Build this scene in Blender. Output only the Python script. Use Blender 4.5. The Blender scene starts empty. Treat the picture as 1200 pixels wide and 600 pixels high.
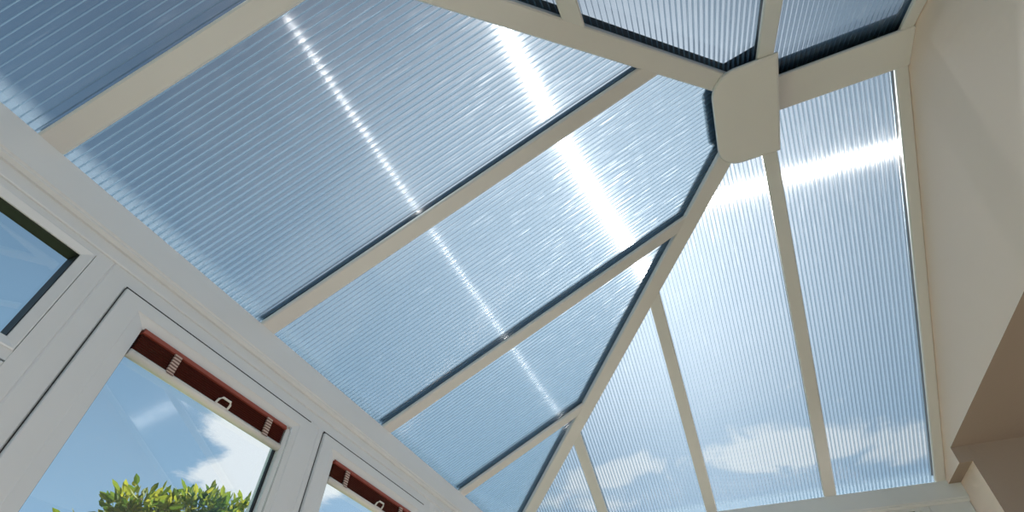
import bpy, math, random
from mathutils import Vector, Matrix, noise

random.seed(7)
SC = bpy.context.scene
COL = SC.collection
PI = math.pi

# ------------------------------------------------------------------ sizes (metres)
Z0 = 2.25                       # height of the eaves line above the floor
A, B = 1.9016, 1.8573           # eaves distance in front of / beside the roof apex
H, CY = 1.0249, 0.5458          # ridge rise, distance from apex to the house wall
SP, SP2 = 0.74, 0.634           # bar spacing on the front slope / on the side slopes
W = 0.062                       # visible width of a glazing bar
LF, LS = math.hypot(A, H), math.hypot(B, H)
SUN = Vector((-0.6047, -0.0666, 0.7937)).normalized()
GLINT = Vector((0.28, -0.432, 0.857)).normalized()

# ------------------------------------------------------------------ node helpers
def new_mat(name):
    m = bpy.data.materials.new(name)
    m.use_nodes = True
    nt = m.node_tree
    nt.nodes.clear()
    return m, nt, nt.nodes.new('ShaderNodeOutputMaterial')

def nd(nt, t, ins=None, **props):
    n = nt.nodes.new(t)
    for k, v in props.items():
        setattr(n, k, v)
    for k, v in (ins or {}).items():
        if hasattr(v, 'is_output'):
            nt.links.new(v, n.inputs[k])
        else:
            n.inputs[k].default_value = v
    return n

def math_n(nt, op, a, b=0.0, c=None, clamp=False):
    n = nd(nt, 'ShaderNodeMath', {0: a, 1: b}, operation=op, use_clamp=clamp)
    if c is not None:
        if hasattr(c, 'is_output'):
            nt.links.new(c, n.inputs[2])
        else:
            n.inputs[2].default_value = c
    return n.outputs[0]

def schlick(nt, f0, f1):
    # thin-sheet reflectance, the same seen from either side
    lw = nd(nt, 'ShaderNodeLayerWeight', {'Blend': 0.5}).outputs['Facing']
    return math_n(nt, 'ADD', math_n(nt, 'MULTIPLY', math_n(nt, 'POWER', lw, 5.0), f1), f0)

def rgba(c):
    return (c[0], c[1], c[2], 1.0)

def plain(name, col, rough=0.5, var=0.06, scale=6.0, bump=0.0, bscale=200.0, spec=0.5, col2=None):
    m, nt, out = new_mat(name)
    tc = nd(nt, 'ShaderNodeTexCoord')
    no = nd(nt, 'ShaderNodeTexNoise', {'Vector': tc.outputs['Object'], 'Scale': scale, 'Detail': 4.0})
    c2 = col2 or tuple(x * (1 - var * 2) for x in col)
    mx = nd(nt, 'ShaderNodeMix', {0: no.outputs['Fac'], 6: rgba(col), 7: rgba(c2)}, data_type='RGBA')
    bs = nd(nt, 'ShaderNodeBsdfPrincipled', {'Base Color': mx.outputs[2], 'Roughness': rough, 'Specular IOR Level': spec})
    if bump:
        n2 = nd(nt, 'ShaderNodeTexNoise', {'Vector': tc.outputs['Object'], 'Scale': bscale, 'Detail': 3.0})
        bp = nd(nt, 'ShaderNodeBump', {'Height': n2.outputs['Fac'], 'Strength': bump, 'Distance': 0.01})
        nt.links.new(bp.outputs[0], bs.inputs['Normal'])
    nt.links.new(bs.outputs[0], out.inputs[0])
    return m

M = {}
M['upvc'] = plain('white_upvc', (0.775, 0.795, 0.80), 0.32, 0.02)
M['bar'] = plain('bar_white_upvc', (0.73, 0.725, 0.70), 0.38, 0.02)
M['rubber'] = plain('black_rubber', (0.012, 0.013, 0.015), 0.55, 0.1)
M['topmetal'] = plain('dark_capping', (0.075, 0.085, 0.095), 0.5, 0.1)
M['capping'] = plain('grey_capping', (0.17, 0.19, 0.21), 0.5, 0.1)
M['plaster'] = plain('cream_plaster', (0.97, 0.77, 0.655), 0.5, 0.03, 1.6, 0.03, 25.0, 0.3)
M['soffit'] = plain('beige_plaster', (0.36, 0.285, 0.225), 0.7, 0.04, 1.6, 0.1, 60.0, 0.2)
M['floor'] = plain('floor_boards', (0.40, 0.325, 0.25), 0.5, 0.1, 5.0)
M['ground'] = plain('lawn', (0.10, 0.16, 0.05), 0.9, 0.2, 3.0)
M['red'] = plain('red_headrail', (0.34, 0.075, 0.05), 0.4, 0.08, 30)
M['slat'] = plain('dark_red_slats', (0.085, 0.011, 0.007), 0.55, 0.1, 40, spec=0.12)
M['rail'] = plain('white_rail', (0.80, 0.77, 0.72), 0.3, 0.02)
M['bark'] = plain('bark', (0.12, 0.085, 0.055), 0.9, 0.2, 20, 0.4, 40)

def tape_mat():
    m, nt, out = new_mat('woven_tape')
    tc = nd(nt, 'ShaderNodeTexCoord')
    wv = nd(nt, 'ShaderNodeTexWave', {'Vector': tc.outputs['Object'], 'Scale': 32.0, 'Distortion': 1.5, 'Detail': 1.0}, bands_direction='Z')
    mx = nd(nt, 'ShaderNodeMix', {0: wv.outputs['Fac'], 6: (0.13, 0.045, 0.03, 1), 7: (0.66, 0.52, 0.44, 1)}, data_type='RGBA')
    bs = nd(nt, 'ShaderNodeBsdfPrincipled', {'Base Color': mx.outputs[2], 'Roughness': 0.8})
    nt.links.new(bs.outputs[0], out.inputs[0])
    return m
M['tape'] = tape_mat()

def glass_mat():
    m, nt, out = new_mat('window_glass')
    tc = nd(nt, 'ShaderNodeTexCoord')
    no = nd(nt, 'ShaderNodeTexNoise', {'Vector': tc.outputs['Object'], 'Scale': 1.2})
    bp = nd(nt, 'ShaderNodeBump', {'Height': no.outputs['Fac'], 'Strength': 0.02, 'Distance': 0.01})
    f2 = schlick(nt, 0.075, 0.7)
    tr = nd(nt, 'ShaderNodeBsdfTransparent', {'Color': (0.93, 0.96, 0.97, 1)})
    gl = nd(nt, 'ShaderNodeBsdfGlossy', {'Color': (1, 1, 1, 1), 'Roughness': 0.01, 'Normal': bp.outputs[0]})
    mx = nd(nt, 'ShaderNodeMixShader', {0: f2, 1: tr.outputs[0], 2: gl.outputs[0]})
    nt.links.new(mx.outputs[0], out.inputs[0])
    return m
M['glass'] = glass_mat()

def clear_mat():
    m, nt, out = new_mat('clear_acrylic')
    lw = nd(nt, 'ShaderNodeLayerWeight', {'Blend': 0.85})
    tr = nd(nt, 'ShaderNodeBsdfTransparent', {'Color': (0.9, 0.92, 0.92, 1)})
    gl = nd(nt, 'ShaderNodeBsdfPrincipled', {'Base Color': (0.8, 0.82, 0.82, 1), 'Roughness': 0.15})
    mx = nd(nt, 'ShaderNodeMixShader', {0: lw.outputs['Facing'], 1: tr.outputs[0], 2: gl.outputs[0]})
    nt.links.new(mx.outputs[0], out.inputs[0])
    return m
M['clear'] = clear_mat()

def leaf_mat():
    m, nt, out = new_mat('leaves')
    ge = nd(nt, 'ShaderNodeNewGeometry')
    cr = nd(nt, 'ShaderNodeValToRGB', {0: ge.outputs['Random Per Island']})
    e = cr.color_ramp.elements
    e[0].position, e[0].color = 0.0, (0.055, 0.12, 0.014, 1)
    e[1].position, e[1].color = 1.0, (0.42, 0.38, 0.035, 1)
    k = e.new(0.45); k.color = (0.115, 0.18, 0.02, 1)
    k = e.new(0.8); k.color = (0.27, 0.30, 0.03, 1)
    df = nd(nt, 'ShaderNodeBsdfPrincipled', {'Base Color': cr.outputs[0], 'Roughness': 0.6, 'Specular IOR Level': 0.08})
    tl = nd(nt, 'ShaderNodeBsdfTranslucent', {'Color': cr.outputs[0]})
    mx = nd(nt, 'ShaderNodeMixShader', {0: 0.45, 1: df.outputs[0], 2: tl.outputs[0]})
    nt.links.new(mx.outputs[0], out.inputs[0])
    return m
M['leaf'] = leaf_mat()

# fluted polycarbonate: the flutes scatter sunlight into a cone round their own direction
def skin_mat(name, flute, k=1.0):
    m, nt, out = new_mat(name)
    tan = nd(nt, 'ShaderNodeCombineXYZ', {0: flute.x, 1: flute.y, 2: flute.z})
    tc = nd(nt, 'ShaderNodeTexCoord')
    # coordinate across the flutes and along them
    along = nd(nt, 'ShaderNodeVectorMath', {0: tc.outputs['Object'], 1: tuple(flute)}, operation='DOT_PRODUCT')
    sc = nd(nt, 'ShaderNodeVectorMath', {0: tan.outputs[0], 'Scale': along.outputs['Value']}, operation='SCALE')
    acr = nd(nt, 'ShaderNodeVectorMath', {0: tc.outputs['Object'], 1: sc.outputs[0]}, operation='SUBTRACT')
    s2 = nd(nt, 'ShaderNodeVectorMath', {0: sc.outputs[0], 'Scale': 0.03}, operation='SCALE')
    st = nd(nt, 'ShaderNodeVectorMath', {0: acr.outputs[0], 1: s2.outputs[0]}, operation='ADD')
    n1 = nd(nt, 'ShaderNodeTexNoise', {'Vector': st.outputs[0], 'Scale': 120.0, 'Detail': 2.0})
    n2 = nd(nt, 'ShaderNodeTexNoise', {'Vector': st.outputs[0], 'Scale': 420.0, 'Detail': 1.0})
    mod = nd(nt, 'ShaderNodeMapRange', {0: n1.outputs['Fac'], 1: 0.3, 2: 0.7, 3: 0.0009 * k, 4: 0.0026 * k})
    thin = nd(nt, 'ShaderNodeMapRange', {0: n2.outputs['Fac'], 1: 0.42, 2: 0.62, 3: 0.028 * k, 4: 0.074 * k})
    tr = nd(nt, 'ShaderNodeBsdfTransparent', {'Color': (0.55, 0.60, 0.635, 1)})
    hw = nd(nt, 'ShaderNodeBsdfHair', {'Color': (0.80, 0.87, 0.92, 1), 'Offset': 0.0, 'RoughnessU': 0.012, 'RoughnessV': 0.12,
                                       'Tangent': tan.outputs[0]}, component='Transmission')
    ht = nd(nt, 'ShaderNodeBsdfHair', {'Color': (1, 1, 1, 1), 'Offset': 0.0, 'RoughnessU': 0.002, 'RoughnessV': 0.9,
                                       'Tangent': tan.outputs[0]}, component='Transmission')
    gl = nd(nt, 'ShaderNodeBsdfGlossy', {'Color': (1, 1, 1, 1), 'Roughness': 0.12})
    mk = nd(nt, 'ShaderNodeBsdfTranslucent', {'Color': (0.72, 0.84, 0.92, 1)})
    a0 = nd(nt, 'ShaderNodeMixShader', {0: 0.008, 1: tr.outputs[0], 2: mk.outputs[0]})
    a = nd(nt, 'ShaderNodeMixShader', {0: mod.outputs[0], 1: a0.outputs[0], 2: hw.outputs[0]})
    n3 = nd(nt, 'ShaderNodeTexNoise', {'Vector': st.outputs[0], 'Scale': 330.0, 'Detail': 0.0})
    spk = nd(nt, 'ShaderNodeMapRange', {0: n3.outputs['Fac'], 1: 0.67, 2: 0.76, 3: 0.0012 * k, 4: 0.06 * k})
    hs = nd(nt, 'ShaderNodeBsdfHair', {'Color': (1, 1, 1, 1), 'Offset': 0.0, 'RoughnessU': 0.05, 'RoughnessV': 0.3,
                                       'Tangent': tan.outputs[0]}, component='Transmission')
    a = nd(nt, 'ShaderNodeMixShader', {0: spk.outputs[0], 1: a.outputs[0], 2: hs.outputs[0]})
    b = nd(nt, 'ShaderNodeMixShader', {0: thin.outputs[0], 1: a.outputs[0], 2: ht.outputs[0]})
    c = nd(nt, 'ShaderNodeMixShader', {0: schlick(nt, 0.03, 0.6), 1: b.outputs[0], 2: gl.outputs[0]})
    nt.links.new(c.outputs[0], out.inputs[0])
    return m

def web_mat():
    m, nt, out = new_mat('flute_web')
    tr = nd(nt, 'ShaderNodeBsdfTransparent', {'Color': (0.86, 0.90, 0.93, 1)})
    tl = nd(nt, 'ShaderNodeBsdfTranslucent', {'Color': (0.30, 0.42, 0.51, 1)})
    df = nd(nt, 'ShaderNodeBsdfDiffuse', {'Color': (0.30, 0.42, 0.51, 1)})
    m1 = nd(nt, 'ShaderNodeMixShader', {0: 0.5, 1: tl.outputs[0], 2: df.outputs[0]})
    mx = nd(nt, 'ShaderNodeMixShader', {0: 0.50, 1: tr.outputs[0], 2: m1.outputs[0]})
    nt.links.new(mx.outputs[0], out.inputs[0])
    return m
M['web'] = web_mat()

def closure_mat(name, origin, vdir):
    # end closure whose pale upslope fade paints in light scattered at the sheet end
    m, nt, out = new_mat(name)
    ge = nd(nt, 'ShaderNodeNewGeometry')
    d = nd(nt, 'ShaderNodeVectorMath', {0: ge.outputs['Position'], 1: tuple(origin)}, operation='SUBTRACT')
    v = nd(nt, 'ShaderNodeVectorMath', {0: d.outputs[0], 1: tuple(vdir)}, operation='DOT_PRODUCT')
    no = nd(nt, 'ShaderNodeTexNoise', {'Vector': ge.outputs['Position'], 'Scale': 60.0})
    vv = math_n(nt, 'ADD', v.outputs['Value'], math_n(nt, 'MULTIPLY', no.outputs['Fac'], 0.016))
    f = nd(nt, 'ShaderNodeMapRange', {0: vv, 1: 0.0, 2: 0.055, 3: 0.6, 4: 0.0}, interpolation_type='SMOOTHSTEP')
    tr = nd(nt, 'ShaderNodeBsdfTransparent')
    tl = nd(nt, 'ShaderNodeBsdfTranslucent', {'Color': (0.20, 0.25, 0.29, 1)})
    mx = nd(nt, 'ShaderNodeMixShader', {0: f.outputs[0], 1: tr.outputs[0], 2: tl.outputs[0]})
    nt.links.new(mx.outputs[0], out.inputs[0])
    return m

# ------------------------------------------------------------------ object helpers
class MB:
    def __init__(s):
        s.v, s.f, s.mi = [], [], []
    def add(s, vs, fs, mi=0):
        o = len(s.v)
        s.v += [Vector(p) for p in vs]
        s.f += [[i + o for i in f] for f in fs]
        s.mi += [mi] * len(fs)
        return s
    def quad(s, a, b, c, d, mi=0):
        return s.add([a, b, c, d], [[0, 1, 2, 3]], mi)
    def box(s, x0, x1, y0, y1, z0, z1):
        vs = [(x, y, z) for x in (x0, x1) for y in (y0, y1) for z in (z0, z1)]
        return s.add(vs, [[0, 1, 3, 2], [4, 6, 7, 5], [0, 4, 5, 1], [2, 3, 7, 6], [0, 2, 6, 4], [1, 5, 7, 3]])
    def sweep(s, P, Q, S, N, prof):
        P, Q = Vector(P), Vector(Q)
        n = len(prof)
        vs = [P + S * a + N * b for a, b in prof] + [Q + S * a + N * b for a, b in prof]
        fs = [[i, (i + 1) % n, n + (i + 1) % n, n + i] for i in range(n)] + [list(range(n))[::-1], list(range(n, 2 * n))]
        return s.add(vs, fs)
    def tube(s, pts, r, seg=8):
        pts = [Vector(p) for p in pts]
        rr = r if isinstance(r, (list, tuple)) else [r] * len(pts)
        vs, fs = [], []
        for i, p in enumerate(pts):
            d = (pts[min(i + 1, len(pts) - 1)] - pts[max(i - 1, 0)]).normalized()
            u = d.orthogonal().normalized(); w = d.cross(u)
            for k in range(seg):
                t = 2 * PI * k / seg
                vs.append(p + (u * math.cos(t) + w * math.sin(t)) * rr[i])
        for i in range(len(pts) - 1):
            for k in range(seg):
                fs.append([i * seg + k, i * seg + (k + 1) % seg, (i + 1) * seg + (k + 1) % seg, (i + 1) * seg + k])
        fs.append(list(range(seg))[::-1]); fs.append([(len(pts) - 1) * seg + k for k in range(seg)])
        return s.add(vs, fs)
    def build(s, name, mat, parent=None, origin=None, smooth=False, bevel=0.0, fix=True):
        if parent is not None:
            o0 = parent['_o'] if '_o' in parent else (0, 0, 0)
            org = Vector(o0)
        else:
            org = Vector(origin) if origin is not None else Vector((0, 0, 0))
        me = bpy.data.meshes.new(name)
        me.from_pydata([p - org for p in s.v], [], s.f)
        for mm in (mat if isinstance(mat, (list, tuple)) else [mat]):
            me.materials.append(mm)
        for p, i in zip(me.polygons, s.mi):
            p.material_index = i
            p.use_smooth = smooth
        if fix:
            import bmesh
            bm = bmesh.new(); bm.from_mesh(me)
            bmesh.ops.recalc_face_normals(bm, faces=bm.faces)
            bm.to_mesh(me); bm.free()
        ob = bpy.data.objects.new(name, me)
        COL.objects.link(ob)
        if parent is not None:
            ob.parent = parent
            ob['_o'] = tuple(org)
        else:
            ob.location = org + Vector((0, 0, Z0))
            ob['_o'] = tuple(org)
        if bevel:
            b = ob.modifiers.new('bevel', 'BEVEL'); b.width = bevel; b.segments = 2; b.limit_method = 'ANGLE'
        return ob

def tag(o, label=None, cat=None, group=None, kind=None):
    if label: o['label'] = label
    if cat: o['category'] = cat
    if group: o['group'] = group
    if kind: o['kind'] = kind
    return o

def thing(name, loc, label=None, cat=None, group=None, kind=None):
    o = bpy.data.objects.new(name, None)
    o.empty_display_size = 0.05
    COL.objects.link(o)
    o.location = Vector(loc) + Vector((0, 0, Z0))
    o['_o'] = tuple(loc)
    return tag(o, label, cat, group, kind or ('thing' if label else None))

X, Y, Zv = Vector((1, 0, 0)), Vector((0, 1, 0)), Vector((0, 0, 1))

# ------------------------------------------------------------------ roof faces
class Face:
    """A roof slope: origin on the eaves, u along the eaves, v up the slope, n outward."""
    def __init__(s, O, U, V, N, L, tag_):
        s.O, s.U, s.V, s.N, s.L, s.tag = Vector(O), Vector(U), Vector(V), Vector(N), L, tag_
        s.skin = skin_mat('fluted_sheet_' + tag_, s.V, 1.0 if tag_ == 'front' else 0.3)
        s.clos = closure_mat('end_closure_' + tag_, s.O + Vector((0, 0, Z0)), s.V)
    def p(s, u, v, n=0.0):
        return s.O + s.U * u + s.V * v + s.N * n

front = Face((0, -A, 0), X, Vector((0, A, H)) / LF, Vector((0, -H, A)) / LF, LF, 'front')
near_ = Face((-B, 0, 0), Y, Vector((B, 0, H)) / LS, Vector((-H, 0, B)) / LS, LS, 'side')
far_ = Face((B, 0, 0), Y, Vector((-B, 0, H)) / LS, Vector((H, 0, B)) / LS, LS, 'other')

def vmax(face, u):
    if face is front:
        return LF * (1 - abs(u) / B)
    return LS * (1 - max(0.0, -u) / A)

SKIN_N, TOP_N = 0.026, 0.054
FLUTE = 0.0182
EXT = 0.05                       # sheets run on over the eaves beam

def panel(face, u0, u1, label, group):
    g = 0.004
    u0, u1 = u0 + g, u1 - g
    cut = 0.03
    brk = sorted({u0, u1} | ({0.0} if u0 < 0 < u1 else set()))
    mid = (u0 + u1) / 2
    t = thing('polycarbonate_panel', face.p(mid, 0.0), label, 'roof panel', group)
    top = lambda u: max(-EXT + 0.002, vmax(face, u) - cut)
    lo = MB()
    pts = [face.p(u0, -EXT, SKIN_N), face.p(u1, -EXT, SKIN_N)] + [face.p(u, top(u), SKIN_N) for u in reversed(brk)]
    lo.add(pts, [list(range(len(pts)))])
    lo.build('fluted_sheet', face.skin, t, fix=False)
    wb = MB()
    k = math.ceil(u0 / FLUTE)
    while k * FLUTE < u1:
        u = k * FLUTE
        v1 = top(u)
        if v1 > 0.01:
            wb.quad(face.p(u, -EXT, SKIN_N + 0.0015), face.p(u, v1, SKIN_N + 0.0015), face.p(u, v1, TOP_N), face.p(u, -EXT, TOP_N))
            wb.quad(face.p(u - .0017, -EXT, SKIN_N + 0.001), face.p(u + .0017, -EXT, SKIN_N + 0.001), face.p(u + .0017, v1, SKIN_N + 0.001), face.p(u - .0017, v1, SKIN_N + 0.001))
        k += 1
    wb.build('flute_webs', M['web'], t, fix=False)
    cl = MB()
    ve = 0.075
    a0 = min(ve, top(u0)); a1 = min(ve, top(u1))
    cl.quad(face.p(u0, -EXT, TOP_N + 0.002), face.p(u1, -EXT, TOP_N + 0.002), face.p(u1, a1, TOP_N + 0.002), face.p(u0, a0, TOP_N + 0.002))
    cl.build('end_closure', face.clos, t, fix=False)
    return t

def cap_profile(w, n0, n1, c=0.005):
    h = w / 2
    return [(-h + c, n0), (h - c, n0), (h, n0 + c), (h, n1), (-h, n1), (-h, n0 + c)]

def glazing_bar(P, Q, S, N, label, group, name='glazing_bar', w=W, drop=0.0, topw=0.050, s0=None):
    """Internal cap, gasket and external capping along P (eaves) to Q (top)."""
    t = thing(name, P, label, 'roof bar', group)
    MB().sweep(P, Q, S, N, cap_profile(w, -drop, 0.016)).build('inner_cap', M['bar'], t)
    MB().sweep(P, Q, S, N, [(-w / 2 + .006, .016), (w / 2 - .006, .016), (w / 2 - .006, .0255), (-w / 2 + .006, .0255)]).build('gasket', M['topmetal'], t)
    h = topw / 2
    MB().sweep(P, Q, S, N, [(-h, .0575), (h, .0575), (h - .004, .070), (-h + .004, .070)]).build('outer_capping', M['capping' if topw < .09 else 'topmetal'], t)
    return t

def bar_on(face, u, label, group, **k):
    return glazing_bar(face.p(u, -0.005), face.p(u, vmax(face, u) - 0.02), face.U, face.N, label, group, **k)

GF = 'glazing bars of the front roof slope'
bar_on(front, 1.5 * SP, 'wide-looking white front roof bar, the one closest to the top left corner', GF)
bar_on(front, 0.5 * SP, 'long white roof bar from the front eaves up to the upper hip bar', GF)
bar_on(front, -0.5 * SP, 'white roof bar from the front eaves meeting the lower hip bar below the roof boss', GF)
bar_on(front, -1.5 * SP, 'shortest visible white front roof bar, meeting the lower hip near the bottom edge', GF)

GS = 'glazing bars of the side roof slope'
bar_on(near_, 0.0, 'long white roof bar running down from the roof boss to the side eaves', GS)
bar_on(near_, -SP2, 'white side roof bar between the one from the boss and the short jack bar', GS)
bar_on(near_, -2 * SP2, 'short white jack bar under the foot of the lower hip bar', GS)
wb_ = 0.0486
bar_on(near_, CY - wb_ / 2, 'white end bar of the side slope running down along the cream house wall', GS, w=wb_, topw=0.040)
GO = 'glazing bars of the other side slope'
bar_on(far_, 0.0, 'white roof bar leaving the roof boss towards the top edge', GO)
bar_on(far_, -SP2, 'white roof bar crossing the top edge left of the one from the boss', GO)
bar_on(far_, CY - wb_ / 2, 'white end bar above the ridge beam against the cream house wall', GO, w=wb_, topw=0.040)

apex = Vector((0, 0, H))
for sg, label in ((-1, 'white hip bar running from the roof boss down to the bottom edge'),
                  (1, 'broad white hip bar from the roof boss to the top edge at left')):
    foot = Vector((sg * B, -A, 0))
    d = (apex - foot).normalized()
    s_ = d.cross(Zv).normalized()
    n_ = s_.cross(d).normalized()
    if n_.z < 0: n_ = -n_
    glazing_bar(foot, apex - d * 0.02, s_, n_, label, 'hip bars', name='hip_bar', w=0.075, drop=0.013, topw=0.098)

PF = 'front slope polycarbonate panels'
e = W * 0.2
panel(front, 1.5 * SP, B - 0.02, 'blue-tinted fluted roof panel filling the top left corner', PF)
panel(front, 0.5 * SP, 1.5 * SP, 'largest fluted front roof panel with a thin dotted glint and a bright flare', PF)
panel(front, -0.5 * SP, 0.5 * SP, 'fluted front roof panel with the brightest sun flare, left of the roof boss', PF)
panel(front, -1.5 * SP, -0.5 * SP, 'fluted front roof panel crossed by the tail of the thin glint above the lower hip', PF)
panel(front, -B + 0.02, -1.5 * SP, 'small triangular front roof panel at the bottom beside the hip foot', PF)
PS = 'side slope polycarbonate panels'
panel(near_, 0.0, CY - wb_ / 2, 'fluted side roof panel beside the cream house wall, under the ridge beam', PS)
panel(near_, -SP2, 0.0, 'tall fluted side roof panel just below the roof boss', PS)
panel(near_, -2 * SP2, -SP2, 'pointed fluted side roof panel between the two jack bars below the lower hip', PS)
panel(near_, -A + 0.02, -2 * SP2, 'small triangular side roof panel at the bottom right of the hip foot', PS)
PO = 'other side slope polycarbonate panels'
panel(far_, 0.0, CY - wb_ / 2, 'fluted roof panel above the ridge beam next to the house wall', PO)
panel(far_, -SP2, 0.0, 'fluted roof panel above the upper hip bar, left of the bar from the boss', PO)
panel(far_, -A + 0.02, -SP2, 'sliver of fluted roof panel at the top edge, leftmost above the upper hip', PO)

# ridge beam
rb = thing('ridge_beam', (0, CY, H - .045), 'broad white ridge beam from the roof boss to the cream house wall', 'ridge beam')
MB().sweep((0, .03, H), (0, CY - .001, H), X, Zv, [(-.071, -.047), (.071, -.047), (.075, -.043), (.075, -.032), (-.075, -.032), (-.075, -.043)]).build('cover_board', M['bar'], rb)
MB().sweep((0, .03, H), (0, CY - .001, H), X, Zv, [(-.03, -.032), (.03, -.032), (.03, .03), (-.03, .03)]).build('ridge_core', M['topmetal'], rb)
sl = H / B
MB().sweep((0, -.02, H), (0, CY - .001, H), X, Zv, [(-.085, .064 - .085 * sl), (-.03, .064 - .03 * sl), (.03, .064 - .03 * sl), (.115, .064 - .115 * sl), (.115, .078 - .115 * sl), (.03, .075), (.02, .15), (-.02, .15), (-.03, .075), (-.085, .078 - .085 * sl)]).build('ridge_capping', M['topmetal'], rb)

# roof boss: rounded plate under the junction of hips and ridge
bo = thing('roof_boss', (0, -.08, H - .135), 'rounded white boss plate where ridge, hips and bars meet', 'roof boss')
def rounded(x0, x1, y0, y1, r, n=10):
    pts = [(x1, y1), (x0, y1)]
    for cx, cy, a0 in ((x0 + r, y0 + r, PI), (x1 - r, y0 + r, 1.5 * PI)):
        for i in range(n + 1):
            t = a0 + 0.5 * PI * i / n
            pts.append((cx + r * math.cos(t), cy + r * math.sin(t)))
    return pts
def plate(pts, z0, z1, ch):
    m = MB()
    n = len(pts)
    cx = sum(p[0] for p in pts) / n; cy = sum(p[1] for p in pts) / n
    sc_ = lambda p, k: (cx + (p[0] - cx) * k, cy + (p[1] - cy) * k)
    k = 1 - ch / 0.12
    ring0 = [(*sc_(p, k), z0) for p in pts]; ring1 = [(*p, z0 + ch) for p in pts]; ring2 = [(*p, z1) for p in pts]
    vs = ring0 + ring1 + ring2
    fs = [list(range(n))[::-1], list(range(2 * n, 3 * n))]
    for r in (0, 1):
        for i in range(n):
            j = (i + 1) % n
            fs.append([r * n + i, r * n + j, (r + 1) * n + j, (r + 1) * n + i])
    m.add(vs, fs)
    return m
plate(rounded(-.212, .208, -.21, .042, .095), H - .128, H - .112, .005).build('boss_plate', M['bar'], bo)
m = MB(); n = 8
rg = [(0.09 * math.cos(2 * PI * (i + .5) / n), -0.07 + 0.09 * math.sin(2 * PI * (i + .5) / n)) for i in range(n)]
m.add([(x, y, H - .112) for x, y in rg] + [(x * .8, y * .8, H + .02) for x, y in rg], [[i, (i + 1) % n, n + (i + 1) % n, n + i] for i in range(n)] + [list(range(n))[::-1], list(range(n, 2 * n))])
m.build('boss_core', M['topmetal'], bo)
m = MB()
R_ = .235
pts = [(-R_, 0), (-R_ * .8, -R_ * .75), (-R_ * .45, -R_), (R_ * .45, -R_), (R_ * .8, -R_ * .75), (R_, 0), (R_ * .6, .05), (-R_ * .6, .05)]
zz = lambda x, y: H * (1 - max(abs(x) / B, max(0, -y) / A)) + .068
m.add([(0, 0, H + .075)] + [(x, y, zz(x, y)) for x, y in pts], [[0, 1 + i, 1 + (i + 1) % 8] for i in range(8)])
m.add([(0, 0, H + .16)] + [(x, y, zz(x, y) + .015) for x, y in pts], [[0, 1 + i, 1 + (i + 1) % 8] for i in range(8)])
m.build('boss_capping', M['topmetal'], bo, fix=False)

# ------------------------------------------------------------------ eaves beams
BEAM = 0.112
def beam_prof():
    # (outward distance, z): inner face at 0
    return [(0, -.001), (.0, -.094), (.004, -.098), (.004, -.104), (.012, -BEAM), (.13, -BEAM), (.13, -.078), (.06, -.036)]
MB().sweep((-B - .1, -A, 0), (B + .1, -A, 0), -Y, Zv, beam_prof()).build('eaves_beam', M['upvc'])
tag(bpy.data.objects['eaves_beam'], 'long white eaves beam under the front roof slope, above the windows with blinds', 'eaves beam', kind='thing')
def eb(sx, label):
    o = MB().sweep((sx * B, -A - .02, 0), (sx * B, .62, 0), X * sx, Zv, beam_prof()).build('eaves_beam', M['upvc'])
    tag(o, label, 'eaves beam', kind='thing')
    return o
eb(-1, 'white eaves beam along the bottom edge, ending at the house wall corner')
eb(1, 'white eaves beam under the roof slope beyond the broad upper hip bar')

# ------------------------------------------------------------------ window frames
class Wall:
    """u along the wall, d inward depth from the frame face, z up."""
    def __init__(s, fn): s.fn = fn
    def p(s, u, d, z): return Vector(s.fn(u, d, z))
wf = Wall(lambda u, d, z: (u, -1.930 + d, z))
wl = Wall(lambda u, d, z: (-B - .022 + d, u, z))
wr = Wall(lambda u, d, z: (B + .022 - d, u, z))
ZB = -1.65                       # window sill level

def ring(wall, u0, u1, z0, z1, prof, ts=1.0):
    """Mitred rectangular frame: prof is a closed list of (inset, depth); ts scales the inset at the head."""
    m = MB(); n = len(prof)
    vs = []
    for cu, cz in ((0, 0), (1, 0), (1, 1), (0, 1)):
        for t, d in prof:
            u = u0 + t if cu == 0 else u1 - t
            z = z0 + t if cz == 0 else z1 - t * ts
            vs.append(wall.p(u, d, z))
    fs = []
    for c in range(4):
        for i in range(n):
            j = (i + 1) % n; c2 = (c + 1) % 4
            fs.append([c * n + i, c * n + j, c2 * n + j, c2 * n + i])
    return m.add(vs, fs)

def wbox(wall, u0, u1, d0, d1, z0, z1):
    vs = [wall.p(u, d, z) for u in (u0, u1) for d in (d0, d1) for z in (z0, z1)]
    return MB().add(vs, [[0, 1, 3, 2], [4, 6, 7, 5], [0, 4, 5, 1], [2, 3, 7, 6], [0, 2, 6, 4], [1, 5, 7, 3]])

def sash(wall, u0, u1, z0, z1, root, ts=0.73, face=.014):
    s_ = ring(wall, u0, u1, z0, z1, [(0, -.05), (.0004, face - .002), (.0024, face), (.052, face), (.055, face - .003), (.092, -.002 + face - .014), (.092, -.045), (.05, -.05)], ts).build('sash', M['upvc'], root)
    ring(wall, u0 - .0008, u1 + .0008, z0 - .0008, z1 + .0105, [(0, -.03), (0, face - .0115), (.007, face - .0115), (.007, -.03)], 1.8).build('seal', M['rubber'], s_)
    t, tt = .092, .092 * ts
    ring(wall, u0 + t - .004, u1 - t + .004, z0 + t - .004, z1 - tt + .004, [(0, -.026), (0, -.016), (.010, -.016), (.010, -.026)]).build('gasket', M['rubber'], s_)
    g = wbox(wall, u0 + t - .003, u1 - t + .003, -.026, -.024, z0 + t - .003, z1 - tt + .003)
    g.build('pane', M['glass'], s_)
    return s_

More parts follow.
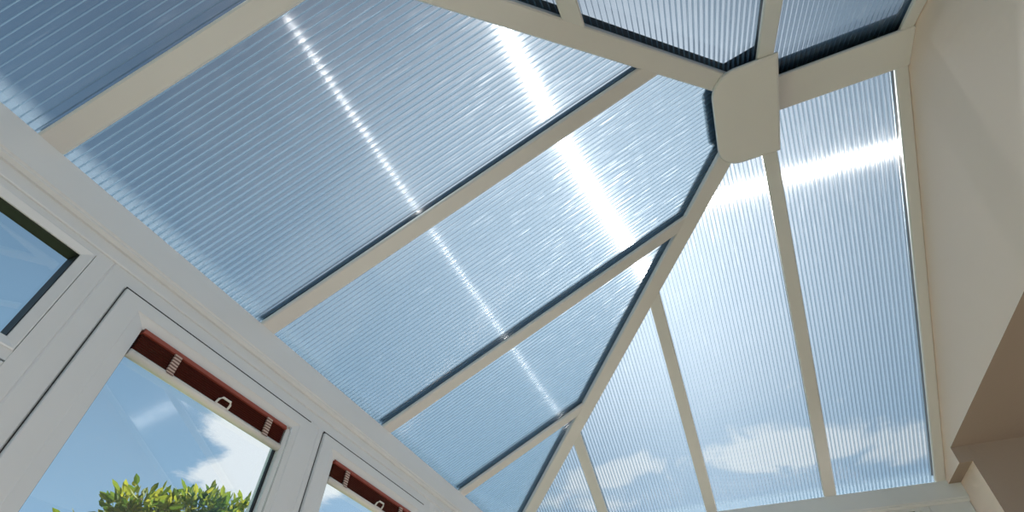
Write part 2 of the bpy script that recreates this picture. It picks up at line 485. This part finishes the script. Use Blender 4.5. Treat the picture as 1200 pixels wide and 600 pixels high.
def fixed(wall, u0, u1, z0, z1, root, dark=.03):
    """Glazing bead, deep black gasket and pane of a fixed light whose bead starts at the given rectangle."""
    b_ = ring(wall, u0 - .026, u1 + .026, z0 - .026, z1 + .026, [(0, -.004), (.002, .003), (.006, .004), (.026, -.002), (.026, -.05), (0, -.05)]).build('glazing_bead', M['upvc'], root)
    ring(wall, u0 - .002, u1 + .002, z0 - .002, z1 + .002, [(0, -.045), (0, -.006), (.004, -.006), (.006, -.045)]).build('gasket', M['rubber'], b_)
    wbox(wall, u0, u1, -.046, -.043, z0, z1).build('pane', M['glass'], b_)

ZT = -.138
HEADP = [(0, -.07), (0, 0), (.004, .002), (.05, .002), (.055, -.002), (.055, -.07)]
# window_1: left fixed unit with fanlight and transom
def fixed_unit(idx, wall, u0, u1, tm=-.486, head=.048, side=.068, ztop=ZT, split=True):
    r = thing('window_%d' % idx, wall.p((u0 + u1) / 2, 0, ZB), kind='structure')
    ring(wall, u0, u1, ZB, ztop, [(0, -.07), (0, 0), (.003, .002), (side - .026, .002), (side - .026, -.07)], .6).build('frame', M['upvc'], r)
    if split:
        fixed(wall, u0 + side, u1 - side, tm + .02, ztop - head, r)
        wbox(wall, u0 + side - .03, u1 - side + .03, -.06, 0, tm - .03, tm - .004).build('transom', M['upvc'], r)
        fixed(wall, u0 + side - .001, u1 - side, ZB + side, tm - .06, r)
    else:
        fixed(wall, u0 + side, u1 - side, ZB + side, ztop - head, r)
    return r
fixed_unit(1, wf, .8392, 1.82)
fixed_unit(3, wf, -1.82, -.8392)
# window_2: pair of casements
w2 = thing('window_2', wf.p(0, 0, ZB), kind='structure')
ring(wf, -.839, .839, ZB, ZT, HEADP).build('frame', M['upvc'], w2)
mu = MB()
prof = [(-.036, -.07), (-.036, 0), (-.030, .003), (-.012, .003), (-.009, 0), (.009, 0), (.012, .003), (.030, .003), (.036, 0), (.036, -.07)]
mu.sweep(wf.p(0, 0, ZB + .05), wf.p(0, 0, ZT - .05), X, Y, prof).build('mullion', M['upvc'], w2)
sash(wf, .0370, .7835, ZB + .06, -.1945, w2)
sash(wf, -.7835, -.0370, ZB + .06, -.1945, w2)
# small trims in front of the frame heads
hd = wbox(wf, -1.84, 1.84, -.06, .008, -.146, -.10).build('trim_1', M['upvc'], bevel=.003); tag(hd, kind='structure')
# side windows
for k, (wall, sx) in enumerate(((wl, -1), (wr, 1))):
    i0 = 4 + k * 2
    fixed_unit(i0, wall, -1.83, -.745, ztop=-.10, head=.028, split=False)
    fixed_unit(i0 + 1, wall, -.743, .42, ztop=-.10, head=.028, split=False)
    tag(wbox(wall, .421, .598, -.06, .004, -2.24, -.10).build('trim_%d' % (2 + k), M['upvc']), kind='structure')
    tag(wbox(wall, -1.86, -1.831, -.07, .01, -2.24, -.10).build('trim_%d' % (4 + k), M['upvc']), kind='structure')

# dwarf walls under the windows, floor, lawn
tag(MB().box(-2.1, 2.1, -2.1, -1.9, -2.24, ZB - .001).build('wall_front', M['plaster']), kind='structure')
tag(MB().box(-2.1, -1.86, -1.899, .598, -2.24, ZB - .001).build('wall_left', M['plaster']), kind='structure')
tag(MB().box(1.86, 2.1, -1.899, .598, -2.24, ZB - .001).build('wall_right', M['plaster']), kind='structure')
tag(MB().box(-2.1, 2.1, -2.1, 4.6, -2.35, -2.25).build('floor', M['floor']), kind='structure')
tag(MB().box(-40, 40, -40, -2.1, -2.5, -2.36).build('ground', M['ground']), kind='structure')

# ------------------------------------------------------------------ house wall with its wide opening
ox, zs, zr = 1.609, .062, -.02
hw = MB()
def wall_block(x0, x1, y0, y1, z0, z1): hw.box(x0, x1, y0, y1, z0, z1)
D = 1.05
G1 = CY + .25                                          # gable that stops at the roof line
zroof = lambda x: H * (1 - abs(x) / B) + .066
hw.sweep((0, CY, 0), (0, G1, 0), X, Zv, [(-ox, zs), (ox, zs), (ox, zroof(ox)), (0, zroof(0)), (-ox, zroof(ox))])
wall_block(-ox, ox, G1, D, zs, .2)                     # soffit of the opening
for s_ in (-1, 1):
    xa, xb = sorted((s_ * ox, s_ * 1.95))
    hw.sweep((0, CY, 0), (0, G1, 0), X, Zv, [(xa, zr), (xb, zr), (xb, zroof(xb)), (xa, zroof(xa))])
    xa, xb = sorted((s_ * ox, s_ * 2.6))
    wall_block(xa, xb, G1, D, zr, .2)
    wall_block(xa, xb, .6, D, -2.25, zr)
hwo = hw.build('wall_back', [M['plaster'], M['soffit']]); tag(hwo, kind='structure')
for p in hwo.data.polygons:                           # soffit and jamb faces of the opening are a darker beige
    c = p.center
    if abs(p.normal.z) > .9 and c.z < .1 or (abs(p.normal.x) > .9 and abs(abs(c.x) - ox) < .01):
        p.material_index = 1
# the dim room beyond
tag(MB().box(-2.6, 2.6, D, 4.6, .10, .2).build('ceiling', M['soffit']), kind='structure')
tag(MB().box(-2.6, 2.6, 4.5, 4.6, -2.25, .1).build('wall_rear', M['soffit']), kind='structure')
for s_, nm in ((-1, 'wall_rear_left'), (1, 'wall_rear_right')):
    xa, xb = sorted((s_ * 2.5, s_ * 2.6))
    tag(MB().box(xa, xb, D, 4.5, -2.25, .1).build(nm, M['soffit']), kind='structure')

# ------------------------------------------------------------------ venetian blinds
def blind(u0, u1, label, tapes, handle, wand):
    yb = -1.930
    t = thing('venetian_blind', ((u0 + u1) / 2, yb, -.35), label, 'blind', 'raised red venetian blinds')
    hz = -.258
    MB().sweep((u0, yb, hz), (u1, yb, hz), -Y, Zv, [(-.006, -.015), (.012, -.018), (.02, -.014), (.02, .002), (.0, .002), (-.008, -.004)]).build('headrail', M['red'], t)
    s_ = MB(); z = hz - .0185; n = 8
    for i in range(n):
        zz_ = z - i * .0068
        s_.sweep((u0 + .002, yb, zz_), (u1 - .002, yb, zz_), -Y, Zv, [(.001, -.0018), (.010, .0003), (.019, -.0018), (.019, .0014), (.010, .0025), (-.001, .0014)])
    s_.build('slat_stack', M['slat'], t)
    zr_ = z - n * .0068 + .001
    pr = [(-.009 + .016 * (1 - math.cos(a_)), -.011 + .0125 * math.sin(a_)) for a_ in [i * 2 * PI / 14 for i in range(14)]]
    MB().sweep((u0 - .001, yb, zr_), (u1 + .001, yb, zr_), -Y, Zv, pr).build('bottom_rail', M['rail'], t, smooth=True)
    br = t.children[-1] if t.children else None
    br = [o for o in t.children if o.name.startswith('bottom_rail')][0]
    for u in tapes:
        tp = MB()
        tp.sweep((u - .011, yb, 0), (u + .011, yb, 0), -Y, Zv, [(-.0095, hz - .016), (-.004, hz - .012), (-.004, zr_ - .002), (-.0115, zr_ - .010), (-.0125, zr_ - .010), (-.0095, zr_ - .002)])
        tp.build('ladder_tape', M['tape'], t)
    h = MB()
    zc = zr_ - .004
    h.tube([(handle + .022, yb + .008, zc), (handle + .021, yb + .016, zc + .012), (handle + .014, yb + .022, zc + .019), (handle - .014, yb + .022, zc + .019), (handle - .021, yb + .016, zc + .012), (handle - .022, yb + .008, zc)], .0036)
    h.sweep((handle - .022, yb, zc), (handle + .022, yb, zc), -Y, Zv, [(-.007, -.006), (0, -.008), (0, .005), (-.007, .003)])
    h.build('pull_handle', M['rail'], br, smooth=False)
    if wand is not None:
        w_ = MB().tube([(wand, yb + .020, hz - .008), (wand, yb + .026, hz - .03), (wand - .002, yb + .026, hz - .55)], .0034).build('tilt_wand', M['clear'], t, smooth=True)
        MB().tube([(wand + .004, yb + .004, hz - .004), (wand, yb + .022, hz - .010)], .005).build('wand_hook', M['rail'], w_)
    return t
SU0, SU1 = .040 + .094, .781 - .094
blind(SU0, SU1, 'raised red venetian blind in the larger window at left, above the tree', (.575, .212), .392, SU0 - .004)
blind(-SU1, -SU0, 'raised red venetian blind in the smaller-looking window at the bottom edge', (-.215, -.60), -.44, None)

# ------------------------------------------------------------------ tree outside the windows
def tree():
    base = Vector((-1.35, -5.0, -2.36))
    t = thing('garden_tree', base, 'leafy yellow-green tree outside the larger window', 'tree')
    br = MB()
    br.tube([base, base + Vector((.04, 0, .9)), base + Vector((-.03, .05, 1.8)), base + Vector((.0, .1, 2.6))], [.11, .09, .07, .04], 10)
    cl = [  # crown lumps: centre, radius
        (-.72, -4.55, -.16, .26), (-.95, -4.5, .16, .26), (-1.12, -4.5, .14, .28), (-1.36, -4.5, .32, .28), (-1.56, -4.5, .34, .28),
        (-1.75, -4.55, .32, .27), (-1.98, -4.55, .46, .30), (-1.2, -4.8, -.25, .5), (-1.7, -4.8, -.1, .55), (-.8, -4.9, -.6, .5),
        (-2.2, -4.9, .0, .5), (-1.4, -5.1, -.5, .7), (-2.3, -5.0, -.5, .5), (-1.2, -4.6, -.75, .45), (-1.9, -4.6, -.6, .5)]
    for x, y, z, r in cl:
        p0 = base + Vector((0, .08, 2.2)); p1 = Vector((x, y, z))
        br.tube([p0, p0.lerp(p1, .5) + Vector((0, 0, .06)), p1, p1 + Vector((0, 0, r * .6))], [.035, .02, .011, .004], 6)
    br.build('trunk', M['bark'], t, smooth=True)
    lf = MB()
    rnd = random.Random(3)
    for x, y, z, r in cl:
        n = int(430 * (r / .3) ** 2)
        for i in range(n):
            d = Vector((rnd.gauss(0, 1), rnd.gauss(0, 1), rnd.gauss(0, 1))).normalized()
            k = rnd.random() ** .45
            c = Vector((x, y, z)) + d * r * k * (0.85 + .3 * noise.noise(d * 2.5 + Vector((x, y, z)) * 5))
            ax = (d + Vector((rnd.gauss(0, .6), rnd.gauss(0, .6), rnd.gauss(0.2, .5)))).normalized()
            sd = ax.cross(Vector((rnd.gauss(0, 1), rnd.gauss(0, 1), rnd.gauss(0, 1)))).normalized()
            up = ax.cross(sd)
            L = rnd.uniform(.065, .11); w = L * rnd.uniform(.20, .27)
            lf.add([c, c + ax * L * .3 + sd * w * .85 + up * w * .25, c + ax * L * .65 + sd * w * .8 + up * w * .2, c + ax * L,
                    c + ax * L * .65 - sd * w * .8 + up * w * .2, c + ax * L * .3 - sd * w * .85 + up * w * .25, c + ax * L * .48],
                   [[0, 1, 6], [1, 2, 6], [2, 3, 6], [3, 4, 6], [4, 5, 6], [5, 0, 6]])
    lf.build('foliage', M['leaf'], t, fix=False)
tree()

# ------------------------------------------------------------------ sky
wd = bpy.data.worlds.new('sky'); SC.world = wd
wd.use_nodes = True
nt = wd.node_tree; nt.nodes.clear()
tc = nd(nt, 'ShaderNodeTexCoord')
dirn = tc.outputs['Generated']
dt = nd(nt, 'ShaderNodeVectorMath', {0: dirn, 1: tuple(SUN)}, operation='DOT_PRODUCT').outputs['Value']
xyz = nd(nt, 'ShaderNodeSeparateXYZ', {0: dirn})
zc = xyz.outputs[2]
hor = nd(nt, 'ShaderNodeMapRange', {0: zc, 1: 0.0, 2: 0.95, 3: 1.0, 4: 0.0}).outputs[0]
blue = nd(nt, 'ShaderNodeMix', {0: math_n(nt, 'POWER', hor, 1.1), 6: (0.014, 0.060, 0.145, 1), 7: (0.46, 0.74, 1.02, 1)}, data_type='RGBA').outputs[2]
s01 = nd(nt, 'ShaderNodeMapRange', {0: dt, 1: 0.2, 2: 1.0, 3: 0.0, 4: 1.0}).outputs[0]
au1 = math_n(nt, 'MULTIPLY', math_n(nt, 'POWER', s01, 4.0), 0.40)
au2 = math_n(nt, 'MULTIPLY', math_n(nt, 'POWER', s01, 9.0), 1.15)
au = math_n(nt, 'ADD', au1, au2)
glow = nd(nt, 'ShaderNodeVectorMath', {0: (0.96, 1.0, 1.03), 'Scale': au}, operation='SCALE').outputs[0]
base = nd(nt, 'ShaderNodeVectorMath', {0: blue, 1: glow}, operation='ADD').outputs[0]
# clouds on a flat layer high above
zz2 = math_n(nt, 'ADD', math_n(nt, 'MAXIMUM', zc, 0.0), 0.16)
px = math_n(nt, 'DIVIDE', xyz.outputs[0], zz2); py = math_n(nt, 'DIVIDE', xyz.outputs[1], zz2)
pv = nd(nt, 'ShaderNodeCombineXYZ', {0: px, 1: py, 2: 0.0}).outputs[0]
n1 = nd(nt, 'ShaderNodeTexNoise', {'Vector': pv, 'Scale': 3.4, 'Detail': 9.0, 'Roughness': 0.6, 'Distortion': 0.3}).outputs['Fac']
def blob(d, k, amp):
    d = Vector(d).normalized()
    q = nd(nt, 'ShaderNodeVectorMath', {0: dirn, 1: tuple(d)}, operation='DOT_PRODUCT').outputs['Value']
    return math_n(nt, 'MULTIPLY', nd(nt, 'ShaderNodeMapRange', {0: q, 1: 1 - k, 2: 1.0, 3: 0.0, 4: 1.0}, interpolation_type='SMOOTHSTEP').outputs[0], amp)
acc = 0.0
for d, k, amp in [((-.56, -.71, .43), .012, .20), ((-.64, -.65, .39), .02, .24), ((-.50, -.77, .40), .005, .14), ((-.373, -.859, .349), .0012, .14), ((-.87, .15, .46), .010, .08)]:
    acc = math_n(nt, 'ADD', acc, blob(d, k, amp))
TS = Vector((B, 0, H)).normalized()                     # a long low bank of cloud beyond the side eaves
q = nd(nt, 'ShaderNodeVectorMath', {0: dirn, 1: tuple(TS)}, operation='DOT_PRODUCT').outputs['Value']
q = math_n(nt, 'ABSOLUTE', math_n(nt, 'ADD', q, 0.575))
q = nd(nt, 'ShaderNodeMapRange', {0: q, 1: 0.0, 2: 0.06, 3: 0.28, 4: 0.0}, interpolation_type='SMOOTHSTEP').outputs[0]
acc = math_n(nt, 'ADD', acc, q)
cf = nd(nt, 'ShaderNodeMapRange', {0: math_n(nt, 'ADD', n1, acc), 1: 0.66, 2: 0.80, 3: 0.0, 4: 0.9}, interpolation_type='SMOOTHSTEP').outputs[0]
cloudc = nd(nt, 'ShaderNodeVectorMath', {0: (1.0, 1.01, 1.02), 1: nd(nt, 'ShaderNodeVectorMath', {0: glow, 'Scale': 0.6}, operation='SCALE').outputs[0]}, operation='ADD').outputs[0]
skyc = nd(nt, 'ShaderNodeMix', {0: cf, 6: base, 7: cloudc}, data_type='RGBA').outputs[2]
below = nd(nt, 'ShaderNodeMapRange', {0: zc, 1: -0.02, 2: 0.02, 3: 0.0, 4: 1.0}).outputs[0]
fin = nd(nt, 'ShaderNodeMix', {0: below, 6: (0.16, 0.17, 0.14, 1), 7: skyc}, data_type='RGBA').outputs[2]
bg = nd(nt, 'ShaderNodeBackground', {'Color': fin, 'Strength': 1.0})
wo = nd(nt, 'ShaderNodeOutputWorld', {0: bg.outputs[0]})

# ------------------------------------------------------------------ sun, and an added weak second sun lamp for the thin glint
def sun(name, d, e_, ang, col):
    l = bpy.data.lights.new(name, 'SUN'); l.energy = e_; l.angle = math.radians(ang); l.color = col
    o = bpy.data.objects.new(name, l); COL.objects.link(o)
    o.rotation_euler = d.to_track_quat('Z', 'Y').to_euler()
    o.location = d * 12
    return o
sun('sun_through_thin_cloud', SUN, 13.0, 1.3, (1.0, 0.97, 0.92))
sun('sun', SUN, 0.9, 0.6, (1.0, 0.97, 0.92))
sun('added_glint_sun', GLINT, 0.72, 0.42, (1.0, 0.99, 0.97))

# added fill lamp in the unseen house room, to brighten the frames
al = bpy.data.lights.new('added_rear_fill', 'AREA'); al.shape = 'RECTANGLE'; al.size = 2.6; al.size_y = 1.6; al.energy = 68; al.color = (0.93, 0.97, 1.0)
ao = bpy.data.objects.new('added_rear_fill', al); COL.objects.link(ao)
ao.location = (0, 4.4, 1.35); ao.rotation_euler = (-PI / 2, 0, 0)

# ------------------------------------------------------------------ camera
cd = bpy.data.cameras.new('camera')
co = bpy.data.objects.new('camera', cd); COL.objects.link(co)
Rm = Matrix(((-0.38024548807354586, 0.602386084902998, 0.7018150564892072),
             (0.9248106197000449, 0.23797521118743847, 0.2968048459009944),
             (0.011776522819994584, 0.7619047207988228, -0.6475820488051982)))
co.matrix_world = Matrix.Translation((1.23848505, -0.55076654, -1.18904146 + Z0)) @ Rm.to_4x4()
cd.sensor_width = 36.0; cd.sensor_fit = 'HORIZONTAL'
cd.lens = 588.157 * 36 / 1200
cd.shift_x = (600 - 613.489) / 1200
cd.shift_y = (405.941 - 300) / 1200
cd.clip_start = 0.02; cd.clip_end = 200
SC.camera = co

for o in bpy.data.objects:
    if '_o' in o: del o['_o']
SC.view_settings.view_transform = 'Standard'
SC.view_settings.look = 'None'
SC.cycles.transparent_max_bounces = 40
SC.cycles.max_bounces = 10
SC.cycles.use_denoising = True
SC.cycles.sample_clamp_indirect = 4.0
SC.cycles.blur_glossy = 0.5
